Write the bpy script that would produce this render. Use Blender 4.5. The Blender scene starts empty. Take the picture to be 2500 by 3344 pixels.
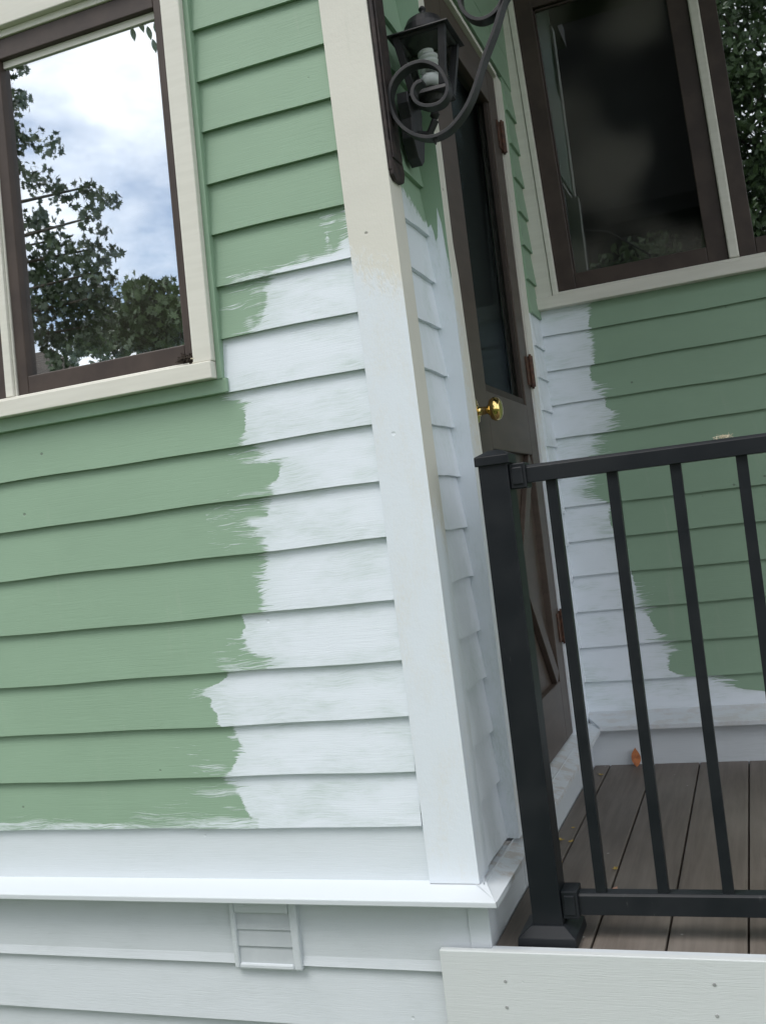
import bpy, bmesh, math, random
import numpy as np
from mathutils import Vector, Matrix
from math import sin, cos, pi, radians

sc = bpy.context.scene
COL = sc.collection
rnd = random.Random(7)

# ------------------------------------------------------------------ camera
CAM = np.array([0.611, -1.95, 0.863])          # metres; porch deck is z = 0, front wall is y = 0
FPX, ROLL, PITCH, YAW = 3269.45, -0.1183716, -0.01894442, -0.35049001


def cam_rot():
    B = np.array([[1, 0, 0], [0, 0, -1], [0, 1, 0.]])
    Ry = np.array([[cos(YAW), -sin(YAW), 0], [sin(YAW), cos(YAW), 0], [0, 0, 1]])
    Rx = np.array([[1, 0, 0], [0, cos(PITCH), -sin(PITCH)], [0, sin(PITCH), cos(PITCH)]])
    Rz = np.array([[cos(ROLL), -sin(ROLL), 0], [sin(ROLL), cos(ROLL), 0], [0, 0, 1]])
    return Rz @ Rx @ B @ Ry


RC = cam_rot()
cd = bpy.data.cameras.new('camera')
cam = bpy.data.objects.new('camera', cd)
COL.objects.link(cam)
m3 = RC.T @ np.diag([1., -1., -1.])
M = Matrix([list(m3[i]) + [CAM[i]] for i in range(3)] + [[0, 0, 0, 1]])
cam.matrix_world = M
cd.sensor_fit = 'VERTICAL'
cd.sensor_height = 24
cd.lens = 24 * FPX / 3344
cd.clip_start = 0.02
cd.clip_end = 500
sc.camera = cam

# ------------------------------------------------------------------ light
SUN_EL, SUN_AZ = radians(58), radians(215)      # azimuth clockwise from +Y
SUN_STRENGTH, SUN_ANGLE = 1.35, radians(24)
SKY_STRENGTH = 0.10
sc.view_settings.view_transform = 'Standard'
sc.view_settings.look = 'None'
sc.view_settings.gamma = 1
sc.view_settings.exposure = 0.46

world = bpy.data.worlds.new('World')
sc.world = world
world.use_nodes = True
nt = world.node_tree
nt.nodes.clear()
out = nt.nodes.new('ShaderNodeOutputWorld')
bg = nt.nodes.new('ShaderNodeBackground')
sky = nt.nodes.new('ShaderNodeTexSky')
sky.sky_type = 'NISHITA'
sky.sun_disc = False
sky.sun_elevation = SUN_EL
sky.sun_rotation = SUN_AZ
tc = nt.nodes.new('ShaderNodeTexCoord')
mp = nt.nodes.new('ShaderNodeMapping')
mp.inputs['Scale'].default_value = (1, 1, 2.2)
mp.inputs['Location'].default_value = (0.35, 0.1, 0.25)
nz = nt.nodes.new('ShaderNodeTexNoise')
nz.inputs['Scale'].default_value = 2.6
nz.inputs['Detail'].default_value = 7
nz.inputs['Roughness'].default_value = 0.55
rp = nt.nodes.new('ShaderNodeValToRGB')
rp.color_ramp.elements[0].position = 0.36
rp.color_ramp.elements[0].color = (0, 0, 0, 1)
rp.color_ramp.elements[1].position = 0.53
rp.color_ramp.elements[1].color = (1, 1, 1, 1)
mx = nt.nodes.new('ShaderNodeMix')
mx.data_type = 'RGBA'
mx.inputs[7].default_value = (13.2, 13.4, 13.9, 1)
nt.links.new(tc.outputs['Generated'], mp.inputs[0])
nt.links.new(mp.outputs[0], nz.inputs['Vector'])
nt.links.new(nz.outputs[0], rp.inputs[0])
nt.links.new(rp.outputs[0], mx.inputs[0])
nt.links.new(sky.outputs[0], mx.inputs[6])
nt.links.new(mx.outputs[2], bg.inputs[0])
bg.inputs[1].default_value = SKY_STRENGTH
nt.links.new(bg.outputs[0], out.inputs[0])

sl = bpy.data.lights.new('sun', 'SUN')
sl.energy = SUN_STRENGTH
sl.angle = SUN_ANGLE
sl.color = (1, 0.97, 0.92)
so = bpy.data.objects.new('sun', sl)
COL.objects.link(so)
sdir = Vector((sin(SUN_AZ) * cos(SUN_EL), cos(SUN_AZ) * cos(SUN_EL), sin(SUN_EL)))
so.rotation_euler = sdir.to_track_quat('Z', 'Y').to_euler()
so.location = (0, 0, 30)


# ------------------------------------------------------------------ photo pixel -> point on a real plane
def ray(px, py):
    return RC.T @ np.array([(px - 1250) / FPX, (py - 1672) / FPX, 1.])


def wy(px, py, y):
    d = ray(px, py)
    return CAM + d * ((y - CAM[1]) / d[1])


def wx(px, py, x):
    d = ray(px, py)
    return CAM + d * ((x - CAM[0]) / d[0])


def wz(px, py, z):
    d = ray(px, py)
    return CAM + d * ((z - CAM[2]) / d[2])


# ------------------------------------------------------------------ material helpers
def new_mat(name):
    m = bpy.data.materials.new(name)
    m.use_nodes = True
    t = m.node_tree
    b = t.nodes['Principled BSDF']
    return m, t, b


def N(t, kind, **kw):
    n = t.nodes.new(kind)
    for k, v in kw.items():
        if k.startswith('i_'):
            n.inputs[k[2:].replace('_', ' ')].default_value = v
        else:
            setattr(n, k, v)
    return n


def math_n(t, op, a, b=None, clamp=False):
    n = t.nodes.new('ShaderNodeMath')
    n.operation = op
    n.use_clamp = clamp
    for i, v in enumerate((a, b)):
        if v is None:
            continue
        if isinstance(v, (int, float)):
            n.inputs[i].default_value = v
        else:
            t.links.new(v, n.inputs[i])
    return n.outputs[0]


def smooth(t, v, lo, hi):
    n = t.nodes.new('ShaderNodeMapRange')
    n.interpolation_type = 'SMOOTHSTEP'
    n.inputs[1].default_value = lo
    n.inputs[2].default_value = hi
    t.links.new(v, n.inputs[0])
    return n.outputs[0]


def mix_c(t, f, a, b):
    n = t.nodes.new('ShaderNodeMix')
    n.data_type = 'RGBA'
    for i, v in ((0, f), (6, a), (7, b)):
        if isinstance(v, (int, float)):
            n.inputs[i].default_value = v
        elif isinstance(v, tuple):
            n.inputs[i].default_value = v if len(v) == 4 else v + (1,)
        else:
            t.links.new(v, n.inputs[i])
    return n.outputs[2]


def coords(t, scale, along_axis=True):
    """wall coordinates: (x+y along the wall, across, z) scaled"""
    tcn = N(t, 'ShaderNodeTexCoord')
    if not along_axis:
        mpn = N(t, 'ShaderNodeMapping')
        mpn.inputs['Scale'].default_value = scale
        t.links.new(tcn.outputs['Object'], mpn.inputs[0])
        return mpn.outputs[0]
    sp = N(t, 'ShaderNodeSeparateXYZ')
    t.links.new(tcn.outputs['Object'], sp.inputs[0])
    al = math_n(t, 'ADD', sp.outputs[0], sp.outputs[1])
    cb = N(t, 'ShaderNodeCombineXYZ')
    t.links.new(math_n(t, 'MULTIPLY', al, float(scale[0])), cb.inputs[0])
    t.links.new(math_n(t, 'MULTIPLY', sp.outputs[1], 0.3), cb.inputs[1])
    t.links.new(math_n(t, 'MULTIPLY', sp.outputs[2], float(scale[2])), cb.inputs[2])
    return cb.outputs[0]


def noise(t, vec, scale=1.0, detail=3, rough=0.5):
    n = N(t, 'ShaderNodeTexNoise')
    n.inputs['Scale'].default_value = scale
    n.inputs['Detail'].default_value = detail
    n.inputs['Roughness'].default_value = rough
    t.links.new(vec, n.inputs['Vector'])
    return n.outputs[0]


def bump(t, b, h, strength, dist=0.002):
    n = N(t, 'ShaderNodeBump')
    n.inputs['Strength'].default_value = strength
    n.inputs['Distance'].default_value = dist
    t.links.new(h, n.inputs['Height'])
    t.links.new(n.outputs[0], b.inputs['Normal'])


WHITE = (0.73, 0.785, 0.84)
GREEN = (0.250, 0.368, 0.262)
CREAM = (0.68, 0.665, 0.60)


def paint_mat(name, base, streak=(5, 0, 150), amp=0.040, edge=0.003, show=0.40, rough=0.42, over=WHITE, patch_s=(4.5, 13), soft=0.4):
    """old paint (base) partly brushed over with primer; the mesh attribute 'paint' is the signed distance into the
    primed area, brush noise frays its edge and thins its cover"""
    m, t, b = new_mat(name)
    at = N(t, 'ShaderNodeAttribute', attribute_name='paint')
    th = N(t, 'ShaderNodeAttribute', attribute_name='thin')
    v1 = coords(t, streak)
    wv = N(t, 'ShaderNodeVectorMath', operation='MULTIPLY_ADD')
    wn_ = N(t, 'ShaderNodeTexNoise')
    wn_.inputs['Scale'].default_value = 1.0
    wn_.inputs['Detail'].default_value = 2
    t.links.new(coords(t, (9, 0, 9)), wn_.inputs['Vector'])
    t.links.new(wn_.outputs['Color'], wv.inputs[0])
    wv.inputs[1].default_value = (0.5, 0, 0.030 * streak[2]) if streak[2] > streak[0] else (0.030 * streak[0], 0, 0.5)
    t.links.new(v1, wv.inputs[2])
    v1 = wv.outputs[0]
    br = noise(t, v1, 1.0, 4, 0.62)
    vs2 = N(t, 'ShaderNodeVectorMath', operation='MULTIPLY')
    vs2.inputs[1].default_value = (3.2, 1, 2.6)
    t.links.new(v1, vs2.inputs[0])
    v2 = vs2.outputs[0]
    br2 = noise(t, v2, 1.0, 3, 0.6)
    # the frayed zone is narrow in places and wide in others
    wz_ = noise(t, coords(t, (5, 0, 11)), 1.0, 1, 0.5)
    wid = math_n(t, 'ADD', math_n(t, 'MULTIPLY', smooth(t, wz_, 0.38, 0.66), amp), edge)
    fr_ = math_n(t, 'ADD', math_n(t, 'MULTIPLY', math_n(t, 'SUBTRACT', br, 0.5), 4.2), math_n(t, 'MULTIPLY', math_n(t, 'SUBTRACT', br2, 0.5), 5.0))
    q = math_n(t, 'ADD', math_n(t, 'DIVIDE', at.outputs['Fac'], wid), fr_)
    mask = smooth(t, q, -soft, soft)
    # cover: thin near the brushed edge, broad streaky patches farther in
    v3 = coords(t, (patch_s[0], 0, patch_s[1]))
    patch = smooth(t, noise(t, v3, 1.0, 5, 0.62), 0.42, 0.68)
    str2 = smooth(t, br2, 0.38, 0.66)
    near = math_n(t, 'SUBTRACT', 1.0, smooth(t, at.outputs['Fac'], 0.0, 0.09))
    thin = math_n(t, 'MULTIPLY', math_n(t, 'ADD', math_n(t, 'MULTIPLY', patch, show), math_n(t, 'MULTIPLY', near, 0.22)), math_n(t, 'ADD', math_n(t, 'MULTIPLY', str2, 0.7), 0.3), True)
    thin = math_n(t, 'ADD', thin, math_n(t, 'MULTIPLY', math_n(t, 'MULTIPLY', th.outputs['Fac'], str2), 0.9), True)
    cover = math_n(t, 'MULTIPLY', mask, math_n(t, 'SUBTRACT', 1.0, thin), True)
    # old paint: slight mottling and a few dings and dirt specks
    vv = coords(t, (3, 0, 6))
    mott = noise(t, vv, 1.0, 4, 0.6)
    basec = mix_c(t, mott, tuple(c * 0.88 for c in base), tuple(min(1, c * 1.10) for c in base))
    stn = smooth(t, noise(t, coords(t, (26, 0, 2.2)), 1.0, 4, 0.6), 0.60, 0.78)
    basec = mix_c(t, math_n(t, 'MULTIPLY', stn, 0.22), basec, (0.40, 0.43, 0.36))
    vo = N(t, 'ShaderNodeTexVoronoi')
    vo.feature = 'F1'
    vo.inputs['Scale'].default_value = 1.0
    t.links.new(coords(t, (9, 0, 11)), vo.inputs['Vector'])
    dot = math_n(t, 'SUBTRACT', 1.0, smooth(t, vo.outputs['Distance'], 0.022, 0.050))
    basec = mix_c(t, math_n(t, 'MULTIPLY', dot, 0.6), basec, (0.09, 0.10, 0.085))
    overc = mix_c(t, noise(t, coords(t, (2.2, 0, 4)), 1.0, 2, 0.5), tuple(c * 0.965 for c in over), over)
    col = mix_c(t, cover, basec, overc)
    t.links.new(col, b.inputs['Base Color'])
    rr = mix_c(t, cover, (rough + .1,) * 3, (rough - 0.04,) * 3)
    t.links.new(rr, b.inputs['Roughness'])
    b.inputs['Specular IOR Level'].default_value = 0.35
    h = math_n(t, 'ADD', math_n(t, 'MULTIPLY', mask, 0.7), math_n(t, 'MULTIPLY', br2, 0.55))
    grain = noise(t, coords(t, (streak[0] * .8, 0, streak[2] * 3.0)), 1.0, 4, 0.7)
    h = math_n(t, 'ADD', h, math_n(t, 'MULTIPLY', grain, 0.7))
    h = math_n(t, 'SUBTRACT', h, math_n(t, 'MULTIPLY', dot, 1.5))
    bump(t, b, h, 0.45, 0.0013)
    return m


def plain_mat(name, c1, c2=None, scale=(20, 20, 20), rough=0.5, metal=0.0, bumpst=0.15, bd=0.001, spec=0.4, detail=4, lo=0.35, hi=0.65):
    m, t, b = new_mat(name)
    if c2 is None:
        c2 = tuple(min(1, c * 1.12) for c in c1)
        c1 = tuple(c * 0.9 for c in c1)
    v = coords(t, scale, False)
    n = noise(t, v, 1.0, detail, 0.6)
    t.links.new(mix_c(t, smooth(t, n, lo, hi), c1, c2), b.inputs['Base Color'])
    b.inputs['Roughness'].default_value = rough
    b.inputs['Metallic'].default_value = metal
    b.inputs['Specular IOR Level'].default_value = spec
    if bumpst:
        bump(t, b, n, bumpst, bd)
    return m


def glass_mat(name, fac, tint=(0.92, 0.95, 0.97), body=(0.85, 0.9, 0.9), haze=0.0, rough=0.0, fres=0.6):
    m, t, b = new_mat(name)
    t.nodes.remove(b)
    o = t.nodes['Material Output']
    g = N(t, 'ShaderNodeBsdfGlossy')
    g.inputs['Color'].default_value = tint + (1,)
    g.inputs['Roughness'].default_value = rough
    tr = N(t, 'ShaderNodeBsdfTransparent')
    tr.inputs['Color'].default_value = body + (1,)
    lw = N(t, 'ShaderNodeLayerWeight')
    lw.inputs['Blend'].default_value = 0.25
    f = math_n(t, 'ADD', math_n(t, 'MULTIPLY', lw.outputs['Fresnel'], fres), fac, True)
    ms = N(t, 'ShaderNodeMixShader')
    t.links.new(f, ms.inputs[0])
    t.links.new(tr.outputs[0], ms.inputs[1])
    t.links.new(g.outputs[0], ms.inputs[2])
    last = ms.outputs[0]
    if haze:  # blotchy diffuse film paints lens haze and glare onto the pane
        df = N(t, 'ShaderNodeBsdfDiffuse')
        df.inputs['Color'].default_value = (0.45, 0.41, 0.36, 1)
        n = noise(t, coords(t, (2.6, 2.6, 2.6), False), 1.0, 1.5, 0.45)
        k = math_n(t, 'MULTIPLY', smooth(t, n, 0.42, 0.62), haze)
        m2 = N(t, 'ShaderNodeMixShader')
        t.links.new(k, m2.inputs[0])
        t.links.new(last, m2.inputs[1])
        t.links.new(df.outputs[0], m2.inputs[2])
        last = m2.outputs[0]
    t.links.new(last, o.inputs['Surface'])
    return m


M_SIDING = paint_mat('green siding paint with white primer', GREEN)
M_SIDING_SIDE = paint_mat('green side siding paint with white primer', GREEN, streak=(60, 0, 22), amp=0.016, patch_s=(12, 5), show=0.26)
M_TRIM = paint_mat('cream trim paint with white primer', CREAM, streak=(70, 0, 34), amp=0.03, edge=0.012, show=0.40, patch_s=(16, 6), soft=1.5)
M_CREAM = plain_mat('cream trim paint', (0.66, 0.645, 0.58), (0.70, 0.685, 0.62), (5, 5, 60), 0.45, bumpst=0.12)
M_GREEN = plain_mat('old green paint', tuple(c * 0.95 for c in GREEN), tuple(c * 1.04 for c in GREEN), (6, 6, 6), 0.5, bumpst=0.1)
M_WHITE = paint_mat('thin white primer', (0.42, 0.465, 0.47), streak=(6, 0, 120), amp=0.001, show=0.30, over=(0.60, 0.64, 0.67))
M_LOUVRE = plain_mat('grey louvre paint', (0.45, 0.485, 0.505), (0.50, 0.535, 0.555), (12, 12, 12), 0.5)
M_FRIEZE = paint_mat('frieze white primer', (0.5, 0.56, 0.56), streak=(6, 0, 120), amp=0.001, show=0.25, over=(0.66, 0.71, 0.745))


def ledge_mat():
    m, t, b = new_mat('white ledge paint with dirt')
    n = noise(t, coords(t, (16, 26, 26), False), 1.0, 6, 0.68)
    at = N(t, 'ShaderNodeAttribute', attribute_name='dirt')
    k = math_n(t, 'MULTIPLY', smooth(t, n, 0.44, 0.62), at.outputs['Fac'], True)
    t.links.new(mix_c(t, k, (0.60, 0.64, 0.67), (0.46, 0.41, 0.36)), b.inputs['Base Color'])
    b.inputs['Roughness'].default_value = 0.38
    bump(t, b, noise(t, coords(t, (40, 40, 40), False), 1.0, 3), 0.12, 0.001)
    return m


M_LEDGE = ledge_mat()
M_BROWN = plain_mat('brown stained window wood', (0.042, 0.029, 0.024), (0.060, 0.042, 0.034), (9, 9, 9), 0.5, bumpst=0.25, bd=0.0015)
M_DOOR = plain_mat('dark brown door paint', (0.066, 0.050, 0.040), (0.082, 0.062, 0.050), (8, 8, 30), 0.45, bumpst=0.12)
M_DARKBROWN = plain_mat('dark brown recess', (0.03, 0.022, 0.018), (0.045, 0.032, 0.026), (10, 10, 10), 0.6)
M_METAL = plain_mat('satin black aluminium', (0.011, 0.013, 0.017), (0.016, 0.018, 0.022), (35, 35, 35), 0.42, bumpst=0.04, spec=0.35)
M_IRON = plain_mat('dull black wrought iron', (0.007, 0.008, 0.010), (0.016, 0.015, 0.016), (40, 40, 40), 0.5, bumpst=0.3, bd=0.001, spec=0.5)
M_RUST = plain_mat('rusty dark iron', (0.020, 0.016, 0.016), (0.045, 0.032, 0.030), (45, 45, 45), 0.65, bumpst=0.4, bd=0.002)
M_HINGE = plain_mat('rusty brown hinge', (0.05, 0.025, 0.018), (0.11, 0.05, 0.03), (60, 60, 60), 0.6, bumpst=0.3)
M_BRASS = plain_mat('polished brass', (0.80, 0.58, 0.22), (0.86, 0.66, 0.30), (30, 30, 30), 0.14, metal=1.0, bumpst=0.03)
M_BULB = plain_mat('white glass bulb', (0.86, 0.88, 0.88), (0.9, 0.92, 0.92), (10, 10, 10), 0.25, bumpst=0)
M_GLASS = glass_mat('window glass with coating', 0.60, rough=0.006, haze=0.035)
M_GLASS_IN = glass_mat('inner window glass', 0.36, rough=0.006)
M_GLASS_DARK = glass_mat('dark window glass', 0.09, haze=0.13)
M_GLASS_SIDE = glass_mat('side window glass', 0.30)
M_GLASS_DOOR = glass_mat('door glass', 0.008, fres=0.025, tint=(0.8, 0.9, 1.0))
M_GLASS_LAMP = glass_mat('lantern glass', 0.05, body=(0.93, 0.95, 0.94), fres=0.25)
M_ROOM = plain_mat('dark interior', (0.016, 0.015, 0.014), (0.03, 0.028, 0.026), (2, 2, 2), 0.9, bumpst=0)
M_SCREW = plain_mat('grey screw head', (0.32, 0.33, 0.33), (0.42, 0.43, 0.43), (90, 90, 90), 0.5, metal=0.2)
M_BARK = plain_mat('tree bark', (0.05, 0.04, 0.03), (0.11, 0.09, 0.07), (6, 6, 2), 0.9, bumpst=0.6, bd=0.03)
M_DARK_BUILDING = plain_mat('near black added building', (0.006, 0.0055, 0.005), (0.010, 0.009, 0.008), (2, 2, 30), 0.9, spec=0.1)
M_SHINGLE = plain_mat('weathered brown shingles', (0.05, 0.042, 0.034), (0.10, 0.082, 0.068), (4, 4, 26), 0.9, bumpst=0.6, bd=0.02)
M_GRASS = plain_mat('lawn grass', (0.035, 0.06, 0.018), (0.07, 0.11, 0.035), (3, 3, 3), 0.9, bumpst=0.5, bd=0.05)
M_CEIL = plain_mat('porch ceiling paint', (0.05, 0.045, 0.04), (0.07, 0.06, 0.055), (3, 3, 3), 0.6)


def leaf_mat(name, c1, c2):
    m, t, b = new_mat(name)
    oi = N(t, 'ShaderNodeNewGeometry')
    n = noise(t, coords(t, (0.9, 0.9, 0.9), False), 1.0, 3)
    f = math_n(t, 'ADD', math_n(t, 'MULTIPLY', oi.outputs['Random Per Island'], 0.6), math_n(t, 'MULTIPLY', smooth(t, n, 0.35, 0.65), 0.4), True)
    t.links.new(mix_c(t, f, c1, c2), b.inputs['Base Color'])
    b.inputs['Roughness'].default_value = 0.5
    b.inputs['Transmission Weight'].default_value = 0.0
    b.inputs['Subsurface Weight'].default_value = 0.0
    return m


M_LEAF = leaf_mat('dark maple leaves', (0.034, 0.052, 0.028), (0.085, 0.118, 0.055))
M_LEAF2 = leaf_mat('mid green leaves', (0.035, 0.065, 0.020), (0.085, 0.135, 0.045))
M_LEAF_ORANGE = plain_mat('dry orange leaf', (0.26, 0.085, 0.03), (0.42, 0.15, 0.05), (60, 60, 60), 0.7)
M_LEAF_YELLOW = plain_mat('dry yellow leaf scrap', (0.36, 0.26, 0.06), (0.55, 0.40, 0.12), (80, 80, 80), 0.7)
M_LEAF_PINK = plain_mat('dry pinkish leaf', (0.42, 0.24, 0.17), (0.55, 0.33, 0.24), (80, 80, 80), 0.7)
M_TWIG = plain_mat('nest twigs', (0.025, 0.018, 0.014), (0.06, 0.045, 0.035), (90, 90, 90), 0.9)
M_STRAW = plain_mat('pale straw', (0.5, 0.45, 0.33), (0.62, 0.56, 0.42), (90, 90, 90), 0.8)


def metal_mat():
    m, t, b = new_mat('satin black aluminium')
    n = noise(t, coords(t, (30, 30, 7), False), 1.0, 6, 0.7)
    d = noise(t, coords(t, (9, 9, 9), False), 1.0, 3, 0.5)
    c = mix_c(t, smooth(t, d, 0.35, 0.7), (0.007, 0.009, 0.012), (0.013, 0.015, 0.018))
    c = mix_c(t, math_n(t, 'MULTIPLY', smooth(t, n, 0.64, 0.74), 0.30), c, (0.14, 0.14, 0.14))
    t.links.new(c, b.inputs['Base Color'])
    t.links.new(mix_c(t, d, (0.36,) * 3, (0.52,) * 3), b.inputs['Roughness'])
    b.inputs['Specular IOR Level'].default_value = 0.3
    bump(t, b, n, 0.05, 0.0008)
    return m


M_METAL = metal_mat()


def deck_mat():
    m, t, b = new_mat('grey brown composite decking')
    n1 = noise(t, coords(t, (60, 3.5, 30), False), 1.0, 5, 0.65)
    n2 = noise(t, coords(t, (4, 2, 4), False), 1.0, 3)
    c = mix_c(t, smooth(t, n1, 0.3, 0.7), (0.105, 0.087, 0.073), (0.152, 0.128, 0.110))
    c = mix_c(t, math_n(t, 'MULTIPLY', smooth(t, n2, 0.4, 0.75), 0.5), c, (0.24, 0.215, 0.19))
    vo = N(t, 'ShaderNodeTexVoronoi')
    vo.inputs['Scale'].default_value = 1.0
    t.links.new(coords(t, (15, 11, 15), False), vo.inputs['Vector'])
    fl = math_n(t, 'SUBTRACT', 1.0, smooth(t, vo.outputs['Distance'], 0.03, 0.06))
    c = mix_c(t, math_n(t, 'MULTIPLY', fl, 0.5), c, (0.55, 0.55, 0.52))
    t.links.new(c, b.inputs['Base Color'])
    b.inputs['Roughness'].default_value = 0.55
    bump(t, b, n1, 0.5, 0.0015)
    return m


M_DECK = deck_mat()


# ------------------------------------------------------------------ mesh helpers
class MB:
    def __init__(s):
        s.v, s.f, s.a = [], [], {}

    def add(s, vs, fs):
        o = len(s.v)
        s.v += [tuple(map(float, v)) for v in vs]
        s.f += [tuple(i + o for i in f) for f in fs]

    def box(s, x0, x1, y0, y1, z0, z1, skew=None):
        vs = [(x, y, z) for z in (z0, z1) for y in (y0, y1) for x in (x0, x1)]
        if skew:
            vs = [(x + skew(z), y, z) for x, y, z in vs]
        s.add(vs, [(0, 2, 3, 1), (4, 5, 7, 6), (0, 1, 5, 4), (2, 6, 7, 3), (0, 4, 6, 2), (1, 3, 7, 5)])

    def quad(s, a, b, c, d):
        s.add([a, b, c, d], [(0, 1, 2, 3)])

    def hexa(s, lo, hi):
        """solid between two quads (lists of 4 points)"""
        s.add(list(lo) + list(hi), [(3, 2, 1, 0), (4, 5, 6, 7), (0, 1, 5, 4), (1, 2, 6, 5), (2, 3, 7, 6), (3, 0, 4, 7)])

    def prism(s, pts, off):
        n = len(pts)
        off = Vector(off)
        vs = [Vector(p) for p in pts]
        s.add(vs + [v + off for v in vs], [tuple(range(n))[::-1], tuple(range(n, 2 * n))] + [(i, (i + 1) % n, n + (i + 1) % n, n + i) for i in range(n)])

    def tube(s, path, r, n=10, caps=True):
        path = [Vector(p) for p in path]
        rs = r if isinstance(r, (list, tuple)) else [r] * len(path)
        vs, fs = [], []
        up = None
        for i, p in enumerate(path):
            d = (path[min(i + 1, len(path) - 1)] - path[max(i - 1, 0)]).normalized()
            if up is None:
                up = d.orthogonal().normalized()
            up = (up - d * up.dot(d)).normalized()
            sd = d.cross(up)
            for k in range(n):
                a = 2 * pi * k / n
                vs.append(p + (up * cos(a) + sd * sin(a)) * rs[i])
        for i in range(len(path) - 1):
            for k in range(n):
                fs.append((i * n + k, i * n + (k + 1) % n, (i + 1) * n + (k + 1) % n, (i + 1) * n + k))
        if caps:
            fs.append(tuple(range(n))[::-1])
            fs.append(tuple(range((len(path) - 1) * n, len(path) * n)))
        s.add(vs, fs)

    def lathe(s, prof, o, axis=(0, 0, 1), n=28):
        ax = Vector(axis).normalized()
        u = ax.orthogonal().normalized()
        w = ax.cross(u)
        o = Vector(o)
        vs, fs = [], []
        for r, h in prof:
            for k in range(n):
                a = 2 * pi * k / n
                vs.append(o + ax * h + (u * cos(a) + w * sin(a)) * r)
        for i in range(len(prof) - 1):
            for k in range(n):
                fs.append((i * n + k, i * n + (k + 1) % n, (i + 1) * n + (k + 1) % n, (i + 1) * n + k))
        fs.append(tuple(range(n))[::-1])
        fs.append(tuple(range((len(prof) - 1) * n, len(prof) * n)))
        s.add(vs, fs)

    def band(s, path, width_dir, w, th):
        """flat iron strap following a path; width along width_dir, thickness th"""
        path = [Vector(p) for p in path]
        wd = Vector(width_dir).normalized() * (w / 2)
        vs, fs = [], []
        for i, p in enumerate(path):
            d = (path[min(i + 1, len(path) - 1)] - path[max(i - 1, 0)]).normalized()
            nn = d.cross(wd).normalized() * (th / 2)
            vs += [p + wd + nn, p - wd + nn, p - wd - nn, p + wd - nn]
        for i in range(len(path) - 1):
            for k in range(4):
                fs.append((i * 4 + k, i * 4 + (k + 1) % 4, i * 4 + 4 + (k + 1) % 4, i * 4 + 4 + k))
        fs.append((3, 2, 1, 0))
        e = (len(path) - 1) * 4
        fs.append((e, e + 1, e + 2, e + 3))
        s.add(vs, fs)

    def grid(s, fn, us, vs_, paint=None, thin=None):
        o = len(s.v)
        nu, nv = len(us), len(vs_)
        for v in vs_:
            for u in us:
                s.v.append(tuple(map(float, fn(u, v))))
        for j in range(nv - 1):
            for i in range(nu - 1):
                s.f.append((o + j * nu + i, o + j * nu + i + 1, o + (j + 1) * nu + i + 1, o + (j + 1) * nu + i))
        for key, f in (('paint', paint), ('thin', thin)):
            if f:
                arr = s.a.setdefault(key, {})
                k = o
                for v in vs_:
                    for u in us:
                        arr[k] = f(u, v)
                        k += 1

    def build(s, name, mat, parent=None, bevel=0, smooth_=False, default_paint=None, dirt=None):
        me = bpy.data.meshes.new(name)
        me.from_pydata(s.v, [], s.f)
        bm = bmesh.new()
        bm.from_mesh(me)
        bmesh.ops.recalc_face_normals(bm, faces=bm.faces)
        bm.to_mesh(me)
        bm.free()
        if smooth_:
            me.polygons.foreach_set('use_smooth', [True] * len(me.polygons))
        for key, dfl in (('paint', default_paint), ('thin', 0.0 if default_paint is not None else None), ('dirt', dirt)):
            if dfl is None:
                continue
            at = me.attributes.new(key, 'FLOAT', 'POINT')
            arr = [float(dfl(v) if callable(dfl) else dfl) for v in s.v]
            for k, val in s.a.get(key, {}).items():
                arr[k] = float(val)
            at.data.foreach_set('value', arr)
        me.materials.append(mat)
        ob = bpy.data.objects.new(name, me)
        COL.objects.link(ob)
        if parent is not None:
            par(ob, parent)
        if bevel:
            md = ob.modifiers.new('bevel', 'BEVEL')
            md.width = bevel
            md.segments = 2
            md.limit_method = 'ANGLE'
        return ob


LOC = {}


def world_loc(o):
    p = Vector((0, 0, 0))
    while o is not None:
        p += o.location if o.type == 'EMPTY' or o.name in LOC else Vector((0, 0, 0))
        o = o.parent
    return p


def par(ob, parent):
    ob.parent = parent
    root = parent
    while root.parent:
        root = root.parent
    if root.type == 'EMPTY' and parent is root:
        ob.matrix_parent_inverse = Matrix.Translation(-root.location)


def tag(o, label=None, cat=None, group=None, kind=None):
    if label:
        o['label'] = label
    if cat:
        o['category'] = cat
    if group:
        o['group'] = group
    if kind:
        o['kind'] = kind
    return o


def empty(name, loc, label, cat, group=None):
    o = bpy.data.objects.new(name, None)
    COL.objects.link(o)
    o.location = loc
    o.empty_display_size = 0.1
    return tag(o, label, cat, group)


def lin(a, b, n):
    return [a + (b - a) * i / (n - 1) for i in range(n)]


# ================================================================== HOUSE
house = empty('house', (-0.6, 0.8, -0.75), 'green clapboard house half primed white, with cream trim and brown windows and door', 'house')


def zs(c, pts):
    """crop coordinates -> photo pixels"""
    ox, oy, k = c
    return [(ox + x * k, oy + y * k) for x, y in pts]


ZA, ZB, ZC_, ZD = (700, 700, .3023), (650, 1200, .3628), (500, 1850, .3023), (0, 2350, .6046)
C6, ZE = (1500, 1000, .6046), (1950, 1500, .3616)


def boundary(px, plane):
    pts = sorted([(p[2], p[0]) for p in (wy(x, y, plane) for x, y in px)])
    z = np.array([p[0] for p in pts])
    x = np.array([p[1] for p in pts])
    return lambda zz: float(np.interp(zz, z, x))


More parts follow.
